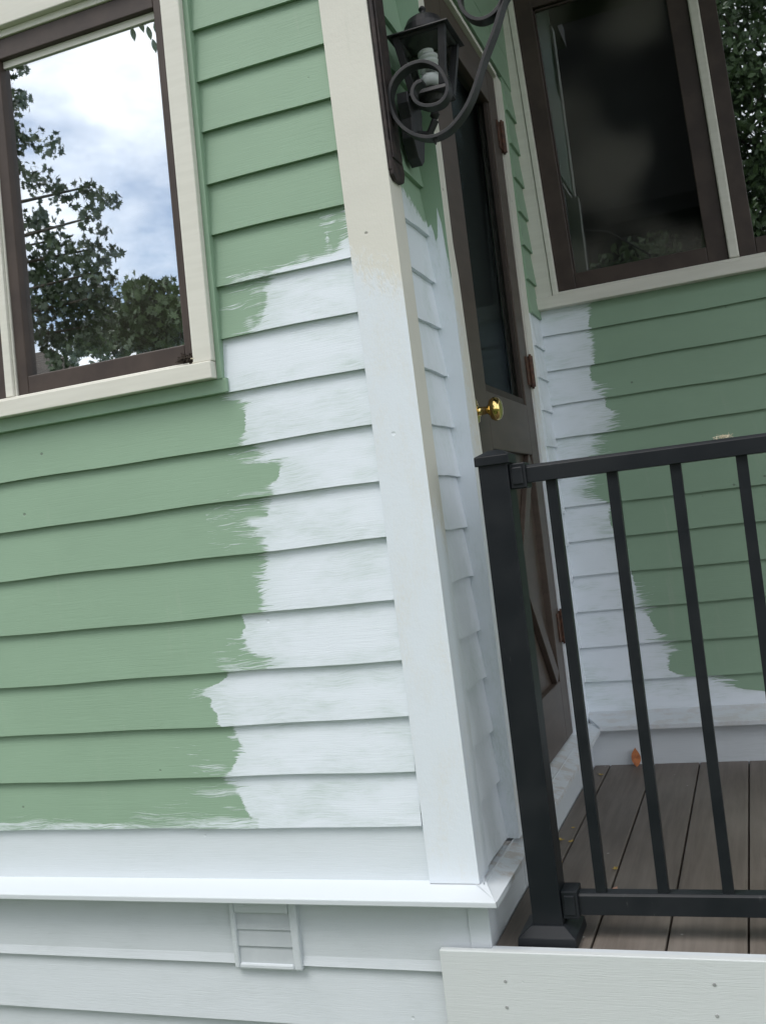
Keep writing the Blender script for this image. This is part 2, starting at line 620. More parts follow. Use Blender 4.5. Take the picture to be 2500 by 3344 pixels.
STROKES = []
for crop, x, y, rx_, ry_, rot in [(ZC_, 910, 1085, 175, 20, .08), (ZC_, 1090, 1110, 90, 16, 0), (ZC_, 570, 1385, 60, 22, 0), (ZD, 1160, 262, 52, 10, .1), (ZD, 1255, 102, 34, 9, 0),
                                  (ZA, 1200, 250, 14, 60, 0), (ZA, 1240, 410, 34, 62, 0), (ZA, 1395, 350, 62, 110, 0), (ZA, 1310, 440, 110, 60, 0), (ZA, 1120, 490, 190, 40, -.05), (ZA, 378, 1215, 32, 52, 0), (ZA, 455, 900, 14, 95, 0), (ZA, 470, 975, 60, 12, 0), (ZA, 500, 770, 12, 60, 0),
                                  (ZA, 960, 470, 50, 30, 0), (ZA, 440, 660, 80, 12, -.1), (ZB, 480, 1380, 75, 22, .1), (ZB, 520, 1440, 60, 16, .1), (ZB, 660, 1065, 70, 30, -.1), (ZB, 500, 800, 45, 14, 0),
                                  (ZD, 1165, 405, 60, 8, .1), (ZD, 1240, 480, 70, 8, .1), (ZD, 1190, 535, 90, 9, -.05)]:
    (px_, py_), = zs(crop, [(x, y)])
    P = wy(px_, py_, 0)
    k_ = crop[2] * 1.97 / FPX
    STROKES.append((P[0], P[2], rx_ * k_ * 1.05, ry_ * k_ + .001, rot))


def stroke(u, z):
    best = -9.0
    for cx_, cz_, a, b, r in STROKES:
        dx, dz = u - cx_, z - cz_
        if abs(dx) > .12 or abs(dz) > .06:
            continue
        dz += dx * r
        best = max(best, (1 - math.hypot(dx / a, dz / b)) * min(a, b))
    return best


INF = lambda z: 9.0
ALLW = lambda z: -9.0

# ---- front wall (plane y = 0)
LA = [2.235, 2.120, 2.007, 1.894, 1.781, 1.667, 1.553, 1.440, 1.324, 1.206, 1.086, .968, .850, .718, .594, .476, .363, .249]
BA = {
    1.440: boundary(zs(ZA, [(1440, 230), (1400, 250), (1350, 290), (1310, 350), (1285, 400), (1230, 430), (1225, 462), (1080, 485), (980, 495), (870, 555), (700, 615), (370, 672)]), 0),
    1.324: boundary(zs(ZA, [(570, 690), (540, 740), (490, 800), (528, 850), (530, 980), (512, 1080), (490, 1190), (360, 1245)]), 0),
    1.206: ALLW,
    1.086: boundary(zs(ZB, [(215, 245), (235, 275), (250, 300), (345, 292), (385, 325), (400, 400), (402, 560), (380, 680)]), 0),
    .968: boundary(zs(ZB, [(470, 700), (530, 745), (490, 840), (695, 822), (712, 900), (700, 1015), (612, 1050), (650, 1130)]), 0),
    .850: boundary(zs(ZB, [(560, 1165), (590, 1250), (600, 1340), (420, 1372), (490, 1470), (540, 1570), (560, 1640)]), 0),
    .718: boundary(zs(ZB, [(560, 1665), (575, 1750), (530, 1820), (545, 1900)]) + zs(ZC_, [(1120, 100), (1150, 200), (1165, 400), (1195, 490)]), 0),
    .594: boundary(zs(ZC_, [(930, 550), (975, 650), (930, 750), (955, 850), (1000, 930), (1175, 980), (1210, 1015), (1210, 1120)]), 0),
    .476: boundary(zs(ZC_, [(780, 1190), (700, 1260), (530, 1330), (515, 1400), (620, 1430), (600, 1500), (680, 1600), (690, 1700), (740, 1730)]), 0),
    .363: boundary(zs(ZC_, [(840, 1760), (870, 1830), (905, 1900)]) + zs(ZD, [(1300, 140), (1265, 240), (1225, 300)]), 0),
    .249: boundary(zs(ZD, [(1190, 340), (1250, 370), (1290, 430), (1330, 510), (1395, 550), (1400, 588)]), 0),
}
XL = -3.2          # the wall runs on to the left of the picture


def skA(z):        # the old window frame leans slightly
    return (z - 1.66) * 0.026


def corner_x(z):
    return -0.105 + (0.010 - 0.0075 * z)


def wob(x, z):
    return 0.0011 * sin(x * 7.1 + z * 31) + 0.0007 * sin(x * 17.3 + z * 57)


def lap_board(mb, z0, z1, xa, xb, y_butt, y_top, bnd, step=0.007, smear=None, left=None, sign=1):
    n = max(2, int((xb - xa) / step))
    us = lin(xa, xb, n)
    nv = 25
    vv = lin(0, 1, nv)

    def pos(u, t):
        zb = z0 + wob(u, z0)
        zt = z1 + 0.022
        x = u
        if u == xa and left:
            x = left(zb + (zt - zb) * t)
        if u == xb:
            x = xb
        return (x, y_butt + (y_top - y_butt) * t, zb + (zt - zb) * t)

    def pt(u, t):
        z = z0 + (z1 + 0.022 - z0) * t
        d = sign * (u - bnd(z))
        if smear:
            d = max(d, smear[0](u) - (z - z0))
        if sign == 1:
            d = max(d, stroke(u, z))
        return max(-0.2, min(0.2, d))

    def th(u, t):
        z = z0 + (z1 + 0.022 - z0) * t
        if smear and u - bnd(z) < 0.0:
            return smear[1]
        if sign == 1 and u - bnd(z) < 0.0 and stroke(u, z) > -0.01:
            return 0.55
        return 0.0
    mb.grid(pos, us, vv, pt, th)
    # butt edge: underside back to the wall
    mb.grid(lambda u, t: (left(z0) if (u == xa and left) else u, y_butt + 0.0095 * t, z0 + wob(u, z0) + 0.0004 * t), us, [0, 1], lambda u, t: pt(u, 0), lambda u, t: 0.0)


sd = MB()
smear_h = lambda x: 0.016 + 0.004 * sin(x * 9) - (0.02 if x < -1.19 else 0)
for i, z0 in enumerate(LA):
    z1 = LA[i - 1] if i else z0 + 0.114
    bn = BA.get(z0, INF)
    fullw = z0 < 1.2
    if fullw:
        lap_board(sd, z0, z1, XL + 1.9, -0.1, 0.0025, 0.0150, bn, smear=(smear_h, 0.75) if z0 == .249 else None)
        sd.box(XL, XL + 1.9, 0.004, 0.015, z0 + .002, z1)
    else:
        lap_board(sd, z0, z1, -0.435, -0.1, 0.0025, 0.0150, bn, step=0.006, left=lambda z: -0.428 + skA(z) * 0.8)
# upper part left of the big window, never in the picture
for z0 in LA[:10]:
    sd.box(XL, -1.72, 0.004, 0.015, z0, z0 + 0.11)
sd.build('siding', M_SIDING, house, default_paint=-0.2)

fr = MB()
fr.grid(lambda u, t: (u, 0.012, 0.13 + t * 0.14), lin(XL, -0.098, 40), lin(0, 1, 4), lambda u, t: 0.2, lambda u, t: 0.0)
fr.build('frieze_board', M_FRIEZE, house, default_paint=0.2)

# wall bodies behind the cladding
wl = MB()
wl.box(XL, -1.70, 0.03, 0.16, -0.75, 3.3)
wl.box(-1.70, -0.47, 0.03, 0.16, -0.75, 1.262)
wl.box(-1.70, -0.47, 0.03, 0.16, 2.16, 3.3)
wl.box(-0.47, -0.03, 0.03, 0.16, -0.75, 3.3)
wl.box(-0.16, -0.03, 0.16, 0.40, -0.75, 3.3)
wl.box(-0.16, -0.03, 0.40, 1.28, 2.30, 3.3)
wl.box(-0.16, -0.03, 1.28, 1.66, -0.75, 3.3)
wl.box(-0.03, 0.06, 1.53, 1.66, -0.75, 3.3)
wl.box(0.06, 1.42, 1.53, 1.66, -0.75, 1.57)
wl.box(0.06, 1.42, 1.53, 1.66, 2.66, 3.3)
wl.box(1.42, 4.0, 1.53, 1.66, -0.75, 3.3)
wl.build('wall', M_GREEN, house)

# corner board: one board on the front, one on the side return
cb = MB()


def cbz(x):
    px = [(-0.11, 1.437), (-0.085, 1.40), (-0.06, 1.392), (-0.03, 1.375), (0.0, 1.362)]
    return float(np.interp(x, [p[0] for p in px], [p[1] for p in px]))


ZT = 3.2
us = lin(0, 1, 12)
vs = lin(0.132, ZT, 150)


def cbp(u, z):
    xl = corner_x(z)
    xr = 0.011 - 0.0088 * z
    return xl + (xr - xl) * u


cb.grid(lambda u, z: (cbp(u, z), -0.0, z), us, vs, lambda u, z: max(-.2, min(.2, cbz(cbp(u, z)) - z)), lambda u, z: 0.0)
cb.grid(lambda u, z: (corner_x(z), 0.02 * u, z), [0, 1], vs, lambda u, z: max(-.2, min(.2, cbz(-.11) - z)), lambda u, z: 0.0)
cb.grid(lambda u, z: (0.011 - 0.0088 * z, 0.078 * u, z), lin(0, 1, 6), vs, lambda u, z: max(-.2, min(.2, 0.86 - z + 0.03 * sin(u * 5))), lambda u, z: 0.0)
cb.grid(lambda u, z: (0.011 - 0.0088 * z - 0.02 * u, 0.078, z), [0, 1], vs, lambda u, z: max(-.2, min(.2, 0.9 - z)), lambda u, z: 0.0)
cb.build('corner_board', M_TRIM, house, default_paint=0.2)

# ---- side wall (faces +X), between the corner board and the door
LB = [2.205, 2.092, 1.978, 1.864, 1.751, 1.637, 1.523, 1.415, 1.307, 1.198, 1.078, .967, .850, .739, .615, .507, .386, .270, .139]


def sb_bound(y):
    return float(np.interp(y, [0.07, 0.11, 0.16, 0.20, 0.24, 0.27], [1.60, 1.59, 1.575, 1.555, 1.55, 1.56]))


RET = lambda z: 0.011 - 0.0088 * z
sb = MB()
for i, z0 in enumerate(LB):
    z1 = LB[i - 1] if i else z0 + 0.114
    us = lin(0.066, 0.285, 26)
    f = lambda u, t, z0=z0, z1=z1: (RET(z0) - 0.002 - 0.0125 * t, u, z0 + wob(u * 3, z0) + (z1 + 0.012 - z0) * t)
    p = lambda u, t, z0=z0, z1=z1: max(-.2, min(.2, sb_bound(u) - (z0 + (z1 - z0) * t)))
    sb.grid(f, us, lin(0, 1, 12), p, lambda u, t: 0.0)
    sb.grid(lambda u, t, z0=z0: (RET(z0) - 0.002 - 0.011 * t, u, z0 + wob(u * 3, z0)), us, [0, 1], lambda u, t, p=p: p(u, 0), lambda u, t: 0.0)
    # stub beyond the door
    us = lin(1.345, 1.512, 8)
    pw = 0.2 if z0 < 1.5 else -0.2
    sb.grid(lambda u, t, z0=z0, z1=z1: (0.012 - 0.009 * t, u, z0 + (z1 - z0) * t), us, [0, 1], lambda u, t: pw, lambda u, t: 0.0)
    sb.grid(lambda u, t, z0=z0: (0.012 - 0.014 * t, u, z0), us, [0, 1], lambda u, t: pw, lambda u, t: 0.0)
    sb.grid(lambda u, t, z0=z0, z1=z1: (0.012 - 0.009 * t - 0.012 * u, 1.345, z0 + (z1 - z0) * t), [0, 1], [0, 1], lambda u, t: pw, lambda u, t: 0.0)
# near side of the door casing, painted along with the siding
sb.grid(lambda u, t: (0.035 - 0.075 * (1 - u), 0.262, 0.138 + (2.3 - 0.138) * t), lin(0, 1, 26), lin(0, 1, 200),
        lambda u, t: max(-.2, min(.2, float(np.interp(u, [0.0, .58, .66, .74, .80, .88, .94, 1.0], [1.555, 1.545, 1.50, 1.53, 1.585, 1.55, 1.47, 1.42])) - (0.138 + 2.162 * t))), lambda u, t: 0.0)
# siding above the door
for z0 in [2.318, 2.43, 2.54, 2.65]:
    sb.box(-0.005, 0.006, 0.26, 1.512, z0, z0 + 0.11)
sb.build('siding', M_SIDING_SIDE, house, default_paint=-0.2)

# ---- door in the side wall
dc = MB()
vs = lin(0.138, 2.284, 140)


def cas_b(y):
    return float(np.interp(y, [0.255, 0.29, 0.34, 0.38, 0.41], [1.50, 1.585, 1.545, 1.49, 1.44]))


XF = 0.035
YN0 = 0.262
_ne = sorted([(p[2], p[1]) for p in (wx(x, y, XF) for x, y in [(1445, 600), (1496, 900), (1574, 1477), (1647, 2145), (1703, 2727)])])
_nz, _ny = np.array([p[0] for p in _ne]), np.array([p[1] for p in _ne])
NE = lambda z: max(YN0 + 0.05, float(np.interp(z, _nz, _ny)))
CRF = lambda z: float(np.interp(z, [0.1, .8, .95, 1.1, 1.35, 1.45], [.22, .25, .62, .86, .95, 1.6]))   # part of the face left cream
dc.grid(lambda u, z: (XF, YN0 + (NE(z) - YN0) * u, z), lin(0, 1, 14), vs, lambda u, z: (1 - u - CRF(z)) * 0.06, lambda u, z: 0.0)
dc.grid(lambda u, z: (XF - 0.075 * u, NE(z), z), [0, 1], vs, lambda u, z: -0.2, lambda u, z: 0.0)
# far jamb casing and head casing
dc.box(-0.03, 0.000, 1.262, 1.345, 0.138, 2.299)
dc.box(-0.03, 0.004, 0.27, 1.262, 2.284, 2.2985)
dc.build('door_casing', M_TRIM, house, default_paint=lambda v: 0.2 if (v[1] > 1.2 and v[2] < 0.2) else -0.2)

DX = -0.007
dr = MB()
XB_ = DX - 0.04
Y0, Y1 = 0.40, 1.258
ZB0, ZB1 = 0.150, 2.279
# stiles and rails around a glazed upper light and two crossbuck lower panels
GY0, GY1, GZ0, GZ1 = 0.64, 1.150, 1.200, 2.16
PY0, PY1, PZ0, PZ1 = 0.545, 1.150, 0.335, 1.045
dr.box(XB_, DX, Y0, GY0, ZB0, ZB1)
dr.box(XB_, DX, GY1, Y1, ZB0, ZB1)
dr.box(XB_, DX, GY0, GY1, GZ1, ZB1)
dr.box(XB_, DX, GY0, GY1, PZ1, GZ0)
dr.box(XB_, DX, GY0, GY1, ZB0, PZ0)
dr.build('door', M_DOOR, house, bevel=0.002)
door = house.children[-1]
dg = MB()
dg.box(DX - 0.024, DX - 0.018, GY0 - .005, GY1 + .005, GZ0 - .005, GZ1 + .005)
dg.build('pane', M_GLASS_DOOR, door)
pn = MB()
pn.box(XB_ + .01, DX - 0.020, PY0 - .03, PY1 + .01, PZ0 - .01, PZ1 + .01)
pn.build('panel', M_DOOR, door)
cx = MB()
PC = ((PY0 + PY1) / 2, (PZ0 + PZ1) / 2)
for sgn in (1, -1):
    a = np.array([PY0, PZ0 if sgn > 0 else PZ1])
    b = np.array([PY1, PZ1 if sgn > 0 else PZ0])
    d = (b - a) / np.linalg.norm(b - a)
    nrm = np.array([-d[1], d[0]]) * 0.045
    off = 0.0 if sgn > 0 else 0.003
    q = [a - nrm, b - nrm, b + nrm, a + nrm]
    cl = [(min(max(p[0], PY0 - .01), PY1 + .005), min(max(p[1], PZ0 - .005), PZ1 + .005)) for p in q]
    cx.prism([(DX - 0.0195, p[0], p[1]) for p in cl], (0.0155 + off, 0, 0))
cx.build('crossbuck', M_DOOR, door, bevel=0.002)
# moulded glazing stops
st = MB()
for k, (yy0, yy1, zz0, zz1) in enumerate([(GY1 - .022, GY1, GZ0, GZ1), (GY0, GY0 + .022, GZ0, GZ1), (GY0 + .022, GY1 - .022, GZ0, GZ0 + .022)]):
    st.box(DX - .017, DX - .006, yy0 + .001, yy1 - .001, zz0 + .001, zz1 - .001)
st.build('glazing_stop', M_DARKBROWN, door)
kb = MB()
ky, kz = 0.500, 1.133
kb.lathe([(0.029, 0), (0.030, 0.003), (0.026, 0.007), (0.013, 0.010), (0.011, 0.014), (0.0095, 0.030), (0.013, 0.033), (0.014, 0.036), (0.0255, 0.040), (0.0300, 0.048), (0.0300, 0.054), (0.0265, 0.062), (0.018, 0.067), (0.006, 0.069)], (DX, ky, kz), (1, 0, 0.0), 36)
kb.build('door_knob', M_BRASS, door, smooth_=True)
lp = MB()
lp.box(0.004, 0.030, NE(1.13) + 0.0005, NE(1.13) + 0.030, kz - .016, kz + .016)
lp.build('latch_plate', M_BRASS, door, bevel=0.0015)
for hz in (2.085, 1.318, 0.492):
    hg = MB()
    hg.tube([(DX + 0.008, 1.2605, hz - 0.05), (DX + 0.008, 1.2605, hz + 0.05)], 0.0085, 12)
    hg.tube([(DX + 0.008, 1.2605, hz - 0.056), (DX + 0.008, 1.2605, hz + 0.056)], 0.004, 10)
    hg.box(DX + .001, DX + .004, 1.215, 1.252, hz - .045, hz + .045)
    hg.build('hinge', M_HINGE, door)

# ---- water table ledges with mitred corners, and the skirt boards below
lg = MB()
dirtf = lambda v: 0.0 if v[0] < -0.02 else 1.0


def ledge(mb, A, B, C, D, th):
    """A,B back edge ; C,D front edge (points), slab of thickness th"""
    lo = [(p[0], p[1], p[2] - th) for p in (A, B, C, D)]
    mb.hexa(lo, [A, B, C, D])


ZK, ZF = 0.137, 0.1165
ledge(lg, (XL, 0.03, ZK), (0.012, 0.03, ZK + .001), (0.056, -0.055, ZF), (XL, -0.055, ZF), 0.0125)
w1 = lg.build('water_table', M_LEDGE, house, bevel=0.002, dirt=0.0)
lb = MB()
ys_ = lin(0.0305, 1.50, 40)


def lpt(u, y):
    """u 0..1 from the back to the front edge, mitred at both ends"""
    t = (y - 0.0305) / (1.50 - 0.0305)
    yf = -0.0545 + (1.40 + 0.0545) * t
    zz = 0.009 * t
    return (-0.03 + 0.0863 * u, y + (yf - y) * u, ZK + .004 + (ZF - ZK - .004) * u + zz)


lb.grid(lpt, lin(0, 1, 8), ys_)
lb.grid(lambda u, y: tuple(np.array(lpt(1, y)) - np.array((0.0, 0, 0.0125 * u))), [0, 1], ys_)
lb.grid(lambda u, y: tuple(np.array(lpt(u, y)) - np.array((0.0, 0, 0.0125))), lin(0, 1, 3), ys_)
bm_dirt = lambda v: max(0.0, min(1.0, 1.5 - abs(v[1] - 0.35) * 1.2)) if v[1] > 0.06 else 0.05
ob = lb.build('water_table', M_LEDGE, house, dirt=lambda v: 0.75 * bm_dirt(v))
lc = MB()
ledge(lc, (-0.03, 1.52, 0.171), (4.0, 1.52, 0.173), (4.0, 1.395, 0.142), (0.056, 1.395, 0.135), 0.017)
lc.build('water_table', M_LEDGE, house, bevel=0.002, dirt=0.35)

sk = MB()
wp = lambda u, t: 0.2
zt = lambda u, t: 0.0
us = lin(XL, 0.019, 60)
sk.grid(lambda u, t: (u, 0.004 - .006 * (1 - t), -0.026 + t * 0.15), us, lin(0, 1, 4), wp, zt)
sk.grid(lambda u, t: (u, -0.002 - .005 * (1 - t), -0.046 + t * 0.02), us, [0, 1], wp, zt)
sk.grid(lambda u, t: (u, -0.007 + 0.010 * t, -0.046 - 0.001 * t), us, [0, 1], wp, zt)
sk.grid(lambda u, t: (u, 0.006 - .014 * (1 - t), -0.172 + t * 0.14), us, lin(0, 1, 4), wp, zt)
sk.grid(lambda u, t: (u, -0.008 + 0.014 * t, -0.172), us, [0, 1], wp, zt)
sk.grid(lambda u, t: (u, 0.006 - .012 * (1 - t), -0.76 + t * 0.60), us, lin(0, 1, 6), wp, zt)
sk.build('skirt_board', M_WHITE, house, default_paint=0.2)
sk = MB()
us = lin(0.0, 1.43, 40)
sk.grid(lambda u, t: (0.0185, u if u > 0 else -0.002, -0.01 + t * 0.145), us, lin(0, 1, 4), wp, zt)
sk.box(0.0178, 0.0195, 0.335, 0.342, 0.0, 0.115)
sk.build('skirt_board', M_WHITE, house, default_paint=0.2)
sk = MB()
us = lin(0.0185, 4.0, 60)
sk.grid(lambda u, t: (u, 1.425, -0.01 + t * 0.15), us, lin(0, 1, 4), wp, zt)
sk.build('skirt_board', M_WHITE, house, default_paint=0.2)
# thin corner strip at the end of the front skirt
cs = MB()
cs.box(-0.022, 0.0215, -0.0045, 0.006, -0.012, 0.107)
cs.build('corner_strip', M_WHITE, house, default_paint=0.2, bevel=0.001)

# ---- vent grille in the front skirt
vx0, vx1, vz0, vz1 = -0.568, -0.404, -0.056, 0.096
skv = lambda z: (0.02 - z) * 0.03 * 0 
vt = MB()
fw = 0.013
vt.box(vx0, vx0 + fw, -0.013, 0.004, vz0, vz1)
vt.box(vx1 - fw - .006, vx1, -0.013, 0.004, vz0, vz1)
vt.box(vx0 + fw, vx1 - fw - .006, -0.013, 0.004, vz0, vz0 + 0.013)
vt.box(vx0 + fw, vx1 - fw - .006, -0.013, 0.004, vz1 - 0.030, vz1)
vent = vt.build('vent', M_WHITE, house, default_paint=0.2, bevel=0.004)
for k in range(3):
    lv = MB()
    z0 = vz0 + 0.013 + k * 0.0365
    xa, xb, ya, yb = vx0 + fw - .002, vx1 - fw - .004, -0.0085, -0.0040
    lv.prism([(xa, ya, z0), (xa, yb, z0 + 0.037), (xa, yb + .004, z0 + 0.037), (xa, ya + .009, z0)], (xb - xa, 0, 0))
    lv.build('louvre', M_LOUVRE, vent, default_paint=0.2)

# ---- window in the front wall
WZ0, WZ1 = 1.281, 2.131
cz = MB()
cz.box(-0.4835, -0.4365, -0.022, 0.03, 1.277, 2.215, skA)                       # right casing
cz.box(-1.70, -0.4365, -0.024, 0.03, 2.148, 2.240, skA)                         # head casing
cz.box(-1.70, -1.63, -0.022, 0.03, 1.277, 2.148, skA)
winA = cz.build('window', M_CREAM, house, bevel=0.0025)
sill = MB()
sill.box(-1.72, -0.4475, -0.028, 0.03, 1.238, 1.276)
sill.box(-1.70, -0.493, -0.012, 0.02, 1.2762, 1.2835)
sill.build('sill', M_CREAM, winA, bevel=0.002)
hd = MB()
hd.box(-1.70, -0.484, -0.008, 0.02, 2.131, 2.1478, skA)
hd.build('stop', M_CREAM, winA, bevel=0.002)
ml = MB()
ml.box(-0.9985, -0.9765, -0.013, 0.03, 1.284, 2.1305, lambda z: skA(z) * 1.3 + 0.0)
ml.box(-0.9765, -0.971, -0.006, 0.03, 1.284, 2.1305, lambda z: skA(z) * 1.3)
ml.build('mullion', M_CREAM, winA, bevel=0.002)
gs = MB()
gs.box(-0.4365, -0.4235, -0.006, 0.03, 1.236, 2.24, skA)
gs.box(-1.72, -0.426, -0.004, 0.02, 1.206, 1.2375)
gs.build('trim_strip', M_GREEN, house, bevel=0.0015)


def sash(x0, x1, gx0, gx1, z0, z1, gz0, gz1, yf, yb, sk_, mat):
    mb = MB()
    mb.box(x0, gx0, yf, yb, z0, z1, sk_)
    mb.box(gx1, x1, yf, yb, z0, z1, sk_)
    mb.box(gx0, gx1, yf, yb, z0, gz0, sk_)
    mb.box(gx0, gx1, yf, yb, gz1, z1, sk_)
    return mb


sA = sash(-0.9705, -0.484, -0.941, -0.5125, 1.2842, 2.1305, 1.327, 2.083, -0.003, 0.03, skA, M_BROWN).build('sash', M_BROWN, winA, bevel=0.0025)
sash(-1.62, -0.999, -1.56, -1.055, 1.2842, 2.1305, 1.327, 2.083, -0.003, 0.03, skA, M_BROWN).build('sash', M_BROWN, winA, bevel=0.0025)
bead = MB()
bead.box(-0.940, -0.515, 0.010, 0.0150, 2.066, 2.082, skA)
bead.build('glazing_bead', M_CREAM, winA)
pa = MB()
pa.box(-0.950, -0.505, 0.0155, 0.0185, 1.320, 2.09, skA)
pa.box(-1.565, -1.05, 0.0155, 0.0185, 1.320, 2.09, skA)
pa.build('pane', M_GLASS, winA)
pi_ = MB()
v = []
for (x, z) in ((-0.95, 1.32), (-0.505, 1.32), (-0.505, 2.09), (-0.95, 2.09)):
    v.append((x + skA(z), 0.0245 + (x + 0.7) * 0.0055 - (z - 1.7) * 0.0048, z))
pi_.prism(v, (0, 0.003, 0))
pi_.build('pane', M_GLASS_IN, winA)
rm = MB()
rm.box(-1.70, -0.48, 0.17, 1.2, 1.0, 2.4)
rm.box(0.0, 1.6, 1.67, 2.8, 1.2, 2.8)
rm.box(-1.0, -0.07, 0.42, 1.25, 0.0, 2.4)
ob = rm.build('interior', M_ROOM, house)

# ---- siding, window and trim of the back wall (plane y = 1.5)
LC = [1.462, 1.342, 1.222, 1.108, .990, .869, .751, .630, .509, .385, .266, .150]
BC = {
    1.462: boundary(zs(C6, [(700, 0), (695, 110), (712, 130)]), 1.5),
    1.342: boundary(zs(C6, [(692, 140), (720, 200), (725, 300)]), 1.5),
    1.222: boundary(zs(C6, [(705, 320), (700, 380), (735, 420), (750, 470), (785, 488)]), 1.5),
    1.108: boundary(zs(C6, [(785, 500), (785, 545), (830, 565), (820, 660)]), 1.5),
    .990: boundary(zs(C6, [(742, 690), (745, 805), (692, 880)]), 1.5),
    .869: boundary(zs(C6, [(690, 920), (695, 1045), (815, 1060)]), 1.5),
    .751: boundary(zs(ZE, [(135, 400), (105, 500), (120, 600), (170, 660)]), 1.5),
    .630: boundary(zs(ZE, [(200, 720), (250, 900), (300, 1000)]), 1.5),
    .509: boundary(zs(ZE, [(300, 1020), (345, 1160), (395, 1330)]), 1.5),
    .385: boundary(zs(ZE, [(425, 1335), (475, 1450), (545, 1580), (580, 1640)]), 1.5),
    .266: boundary(zs(ZE, [(640, 1680), (648, 1800), (640, 1900), (760, 1960)]), 1.5),
    .150: boundary(zs(ZE, [(1010, 1940), (1130, 1985), (1180, 2040), (1300, 2075), (1490, 2095), (1800, 2110)]), 1.5),
}
sc_ = MB()
for i, z0 in enumerate(LC):
    z1 = LC[i - 1] if i else 1.552
    if z0 == .630 or z0 == .509:
        pass
    lap_board(sc_, z0, z1, 0.0, 1.1, 1.4955, 1.5095 if i else 1.505, BC[z0], sign=-1)
    sc_.box(1.1, 4.0, 1.498, 1.512, z0 + .001, z1)
for k in range(12):
    sc_.box(1.40, 4.0, 1.498, 1.512, 1.58 + k * .118, 1.695 + k * .118)
sc_.build('siding', M_SIDING, house, default_paint=-0.2)


def skC(z):
    return (1.59 - z) * 0.033


cz = MB()
cz.box(-0.03, 0.0615, 1.484, 1.53, 1.592, 2.76, lambda z: skC(z) if z < 1.6 else skC(z))
cz.box(0.0615, 1.36, 1.484, 1.53, 2.655, 2.76, skC)
cz.box(1.36, 1.44, 1.484, 1.53, 1.592, 2.76, skC)
winC = cz.build('window', M_CREAM, house, bevel=0.0025)
sill = MB()
sill.box(-0.024, 1.46, 1.468, 1.53, 1.551, 1.5915)
sill.build('sill', M_CREAM, winC, bevel=0.0025)
sp = MB()
sp.box(0.0635, 0.0825, 1.478, 1.53, 1.5925, 2.654, skC)
sp.box(0.0825, 1.34, 1.478, 1.53, 1.5925, 1.602, skC)
sp.box(1.342, 1.3595, 1.478, 1.53, 1.5925, 2.654, skC)
sp.build('stop', M_CREAM, winC, bevel=0.002)
ml = MB()
ml.box(0.638, 0.670, 1.474, 1.53, 1.6025, 2.654, skC)
ml.build('mullion', M_CREAM, winC, bevel=0.005)
sash(0.083, 0.6375, 0.1435, 0.574, 1.6025, 2.65, 1.657, 2.585, 1.490, 1.525, skC, M_BROWN).build('sash', M_BROWN, winC, bevel=0.0025)
sash(0.6705, 1.3415, 0.7225, 1.285, 1.6025, 2.65, 1.657, 2.585, 1.490, 1.525, skC, M_BROWN).build('sash', M_BROWN, winC, bevel=0.0025)
bd = MB()
bd.box(0.1445, 0.1485, 1.5, 1.508, 1.658, 2.58, skC)
bd.box(0.1445, 0.573, 1.5, 1.508, 2.575, 2.58, skC)
bd.build('glazing_bead', M_BROWN, winC)
pc = MB()
pc.box(0.14, 0.58, 1.5085, 1.5115, 1.65, 2.59, skC)
pc.build('pane', M_GLASS_DARK, winC)
pc = MB()
pc.box(0.72, 1.29, 1.5085, 1.5115, 1.65, 2.59, skC)
pc.build('pane', M_GLASS_SIDE, winC)

# ---- porch roof and eaves over the walls (above the picture, they shade and are mirrored in the glass)
rf = MB()
rf.box(-0.02, 4.2, -0.15, 1.495, 3.30, 3.40)
rf.box(XL, -0.02, -0.42, 0.02, 3.30, 3.40)
rf.build('porch_roof', M_CEIL, house)

# ================================================================== PORCH DECK
deck = empty('porch_deck', (0.8, 0.7, -0.75), 'grey brown plank porch deck with a white board along its front edge', 'deck')
dk = MB()
gaps = [0.0725, 0.2145, 0.358, 0.508]
edges = [0.0195] + gaps + [0.508 + 0.1465 * k for k in range(1, 24)]
for a, b in zip(edges[:-1], edges[1:]):
    dk.box(a + .0018, b - .0018, 0.0005, 1.4245, -0.024, 0.0)
dk.build('decking', M_DECK, deck, bevel=0.003)
js = MB()
js.box(0.03, 3.8, 0.001, 1.42, -0.20, -0.045)
js.build('joist', M_DARKBROWN, deck)
fb = MB()
fb.box(-0.0825, 3.8, -0.030, -0.014, -0.155, 0.0085)
fascia = fb.build('fascia_board', paint_mat('fascia white paint', (0.54, 0.56, 0.55), amp=0.001, over=(0.61, 0.64, 0.64), show=0.15), deck, bevel=0.002, default_paint=0.2)
fb2 = MB()
fb2.box(0.0225, 3.8, -0.0138, 0.0002, -0.155, 0.0075)
fb2.box(-0.08, 3.8, -0.0135, 0.02, -0.75, -0.172)
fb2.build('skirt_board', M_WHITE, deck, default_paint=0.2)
for px, py in [(1649, 3204), (1654, 3289), (2331, 3215), (2340, 3317)]:
    p = wy(px, py, -0.03)
    s_ = MB()
    s_.lathe([(0.0034, 0), (0.0034, 0.0010), (0.0025, 0.0014)], (p[0], -0.0299, p[2]), (0, -1, 0), 12)
    s_.build('screw', M_SCREW, fascia)

# ================================================================== RAILING
rail = empty('porch_railing', (0.13, 0.07, 0.0), 'black metal porch railing with square balusters on the deck edge', 'railing')
PX, PY, PH = 0.1305, 0.069, 0.0305
po = MB()
po.box(PX - PH, PX + PH, PY - PH, PY + PH, 0.022, 0.972)
post = po.build('post', M_METAL, rail, bevel=0.0015)


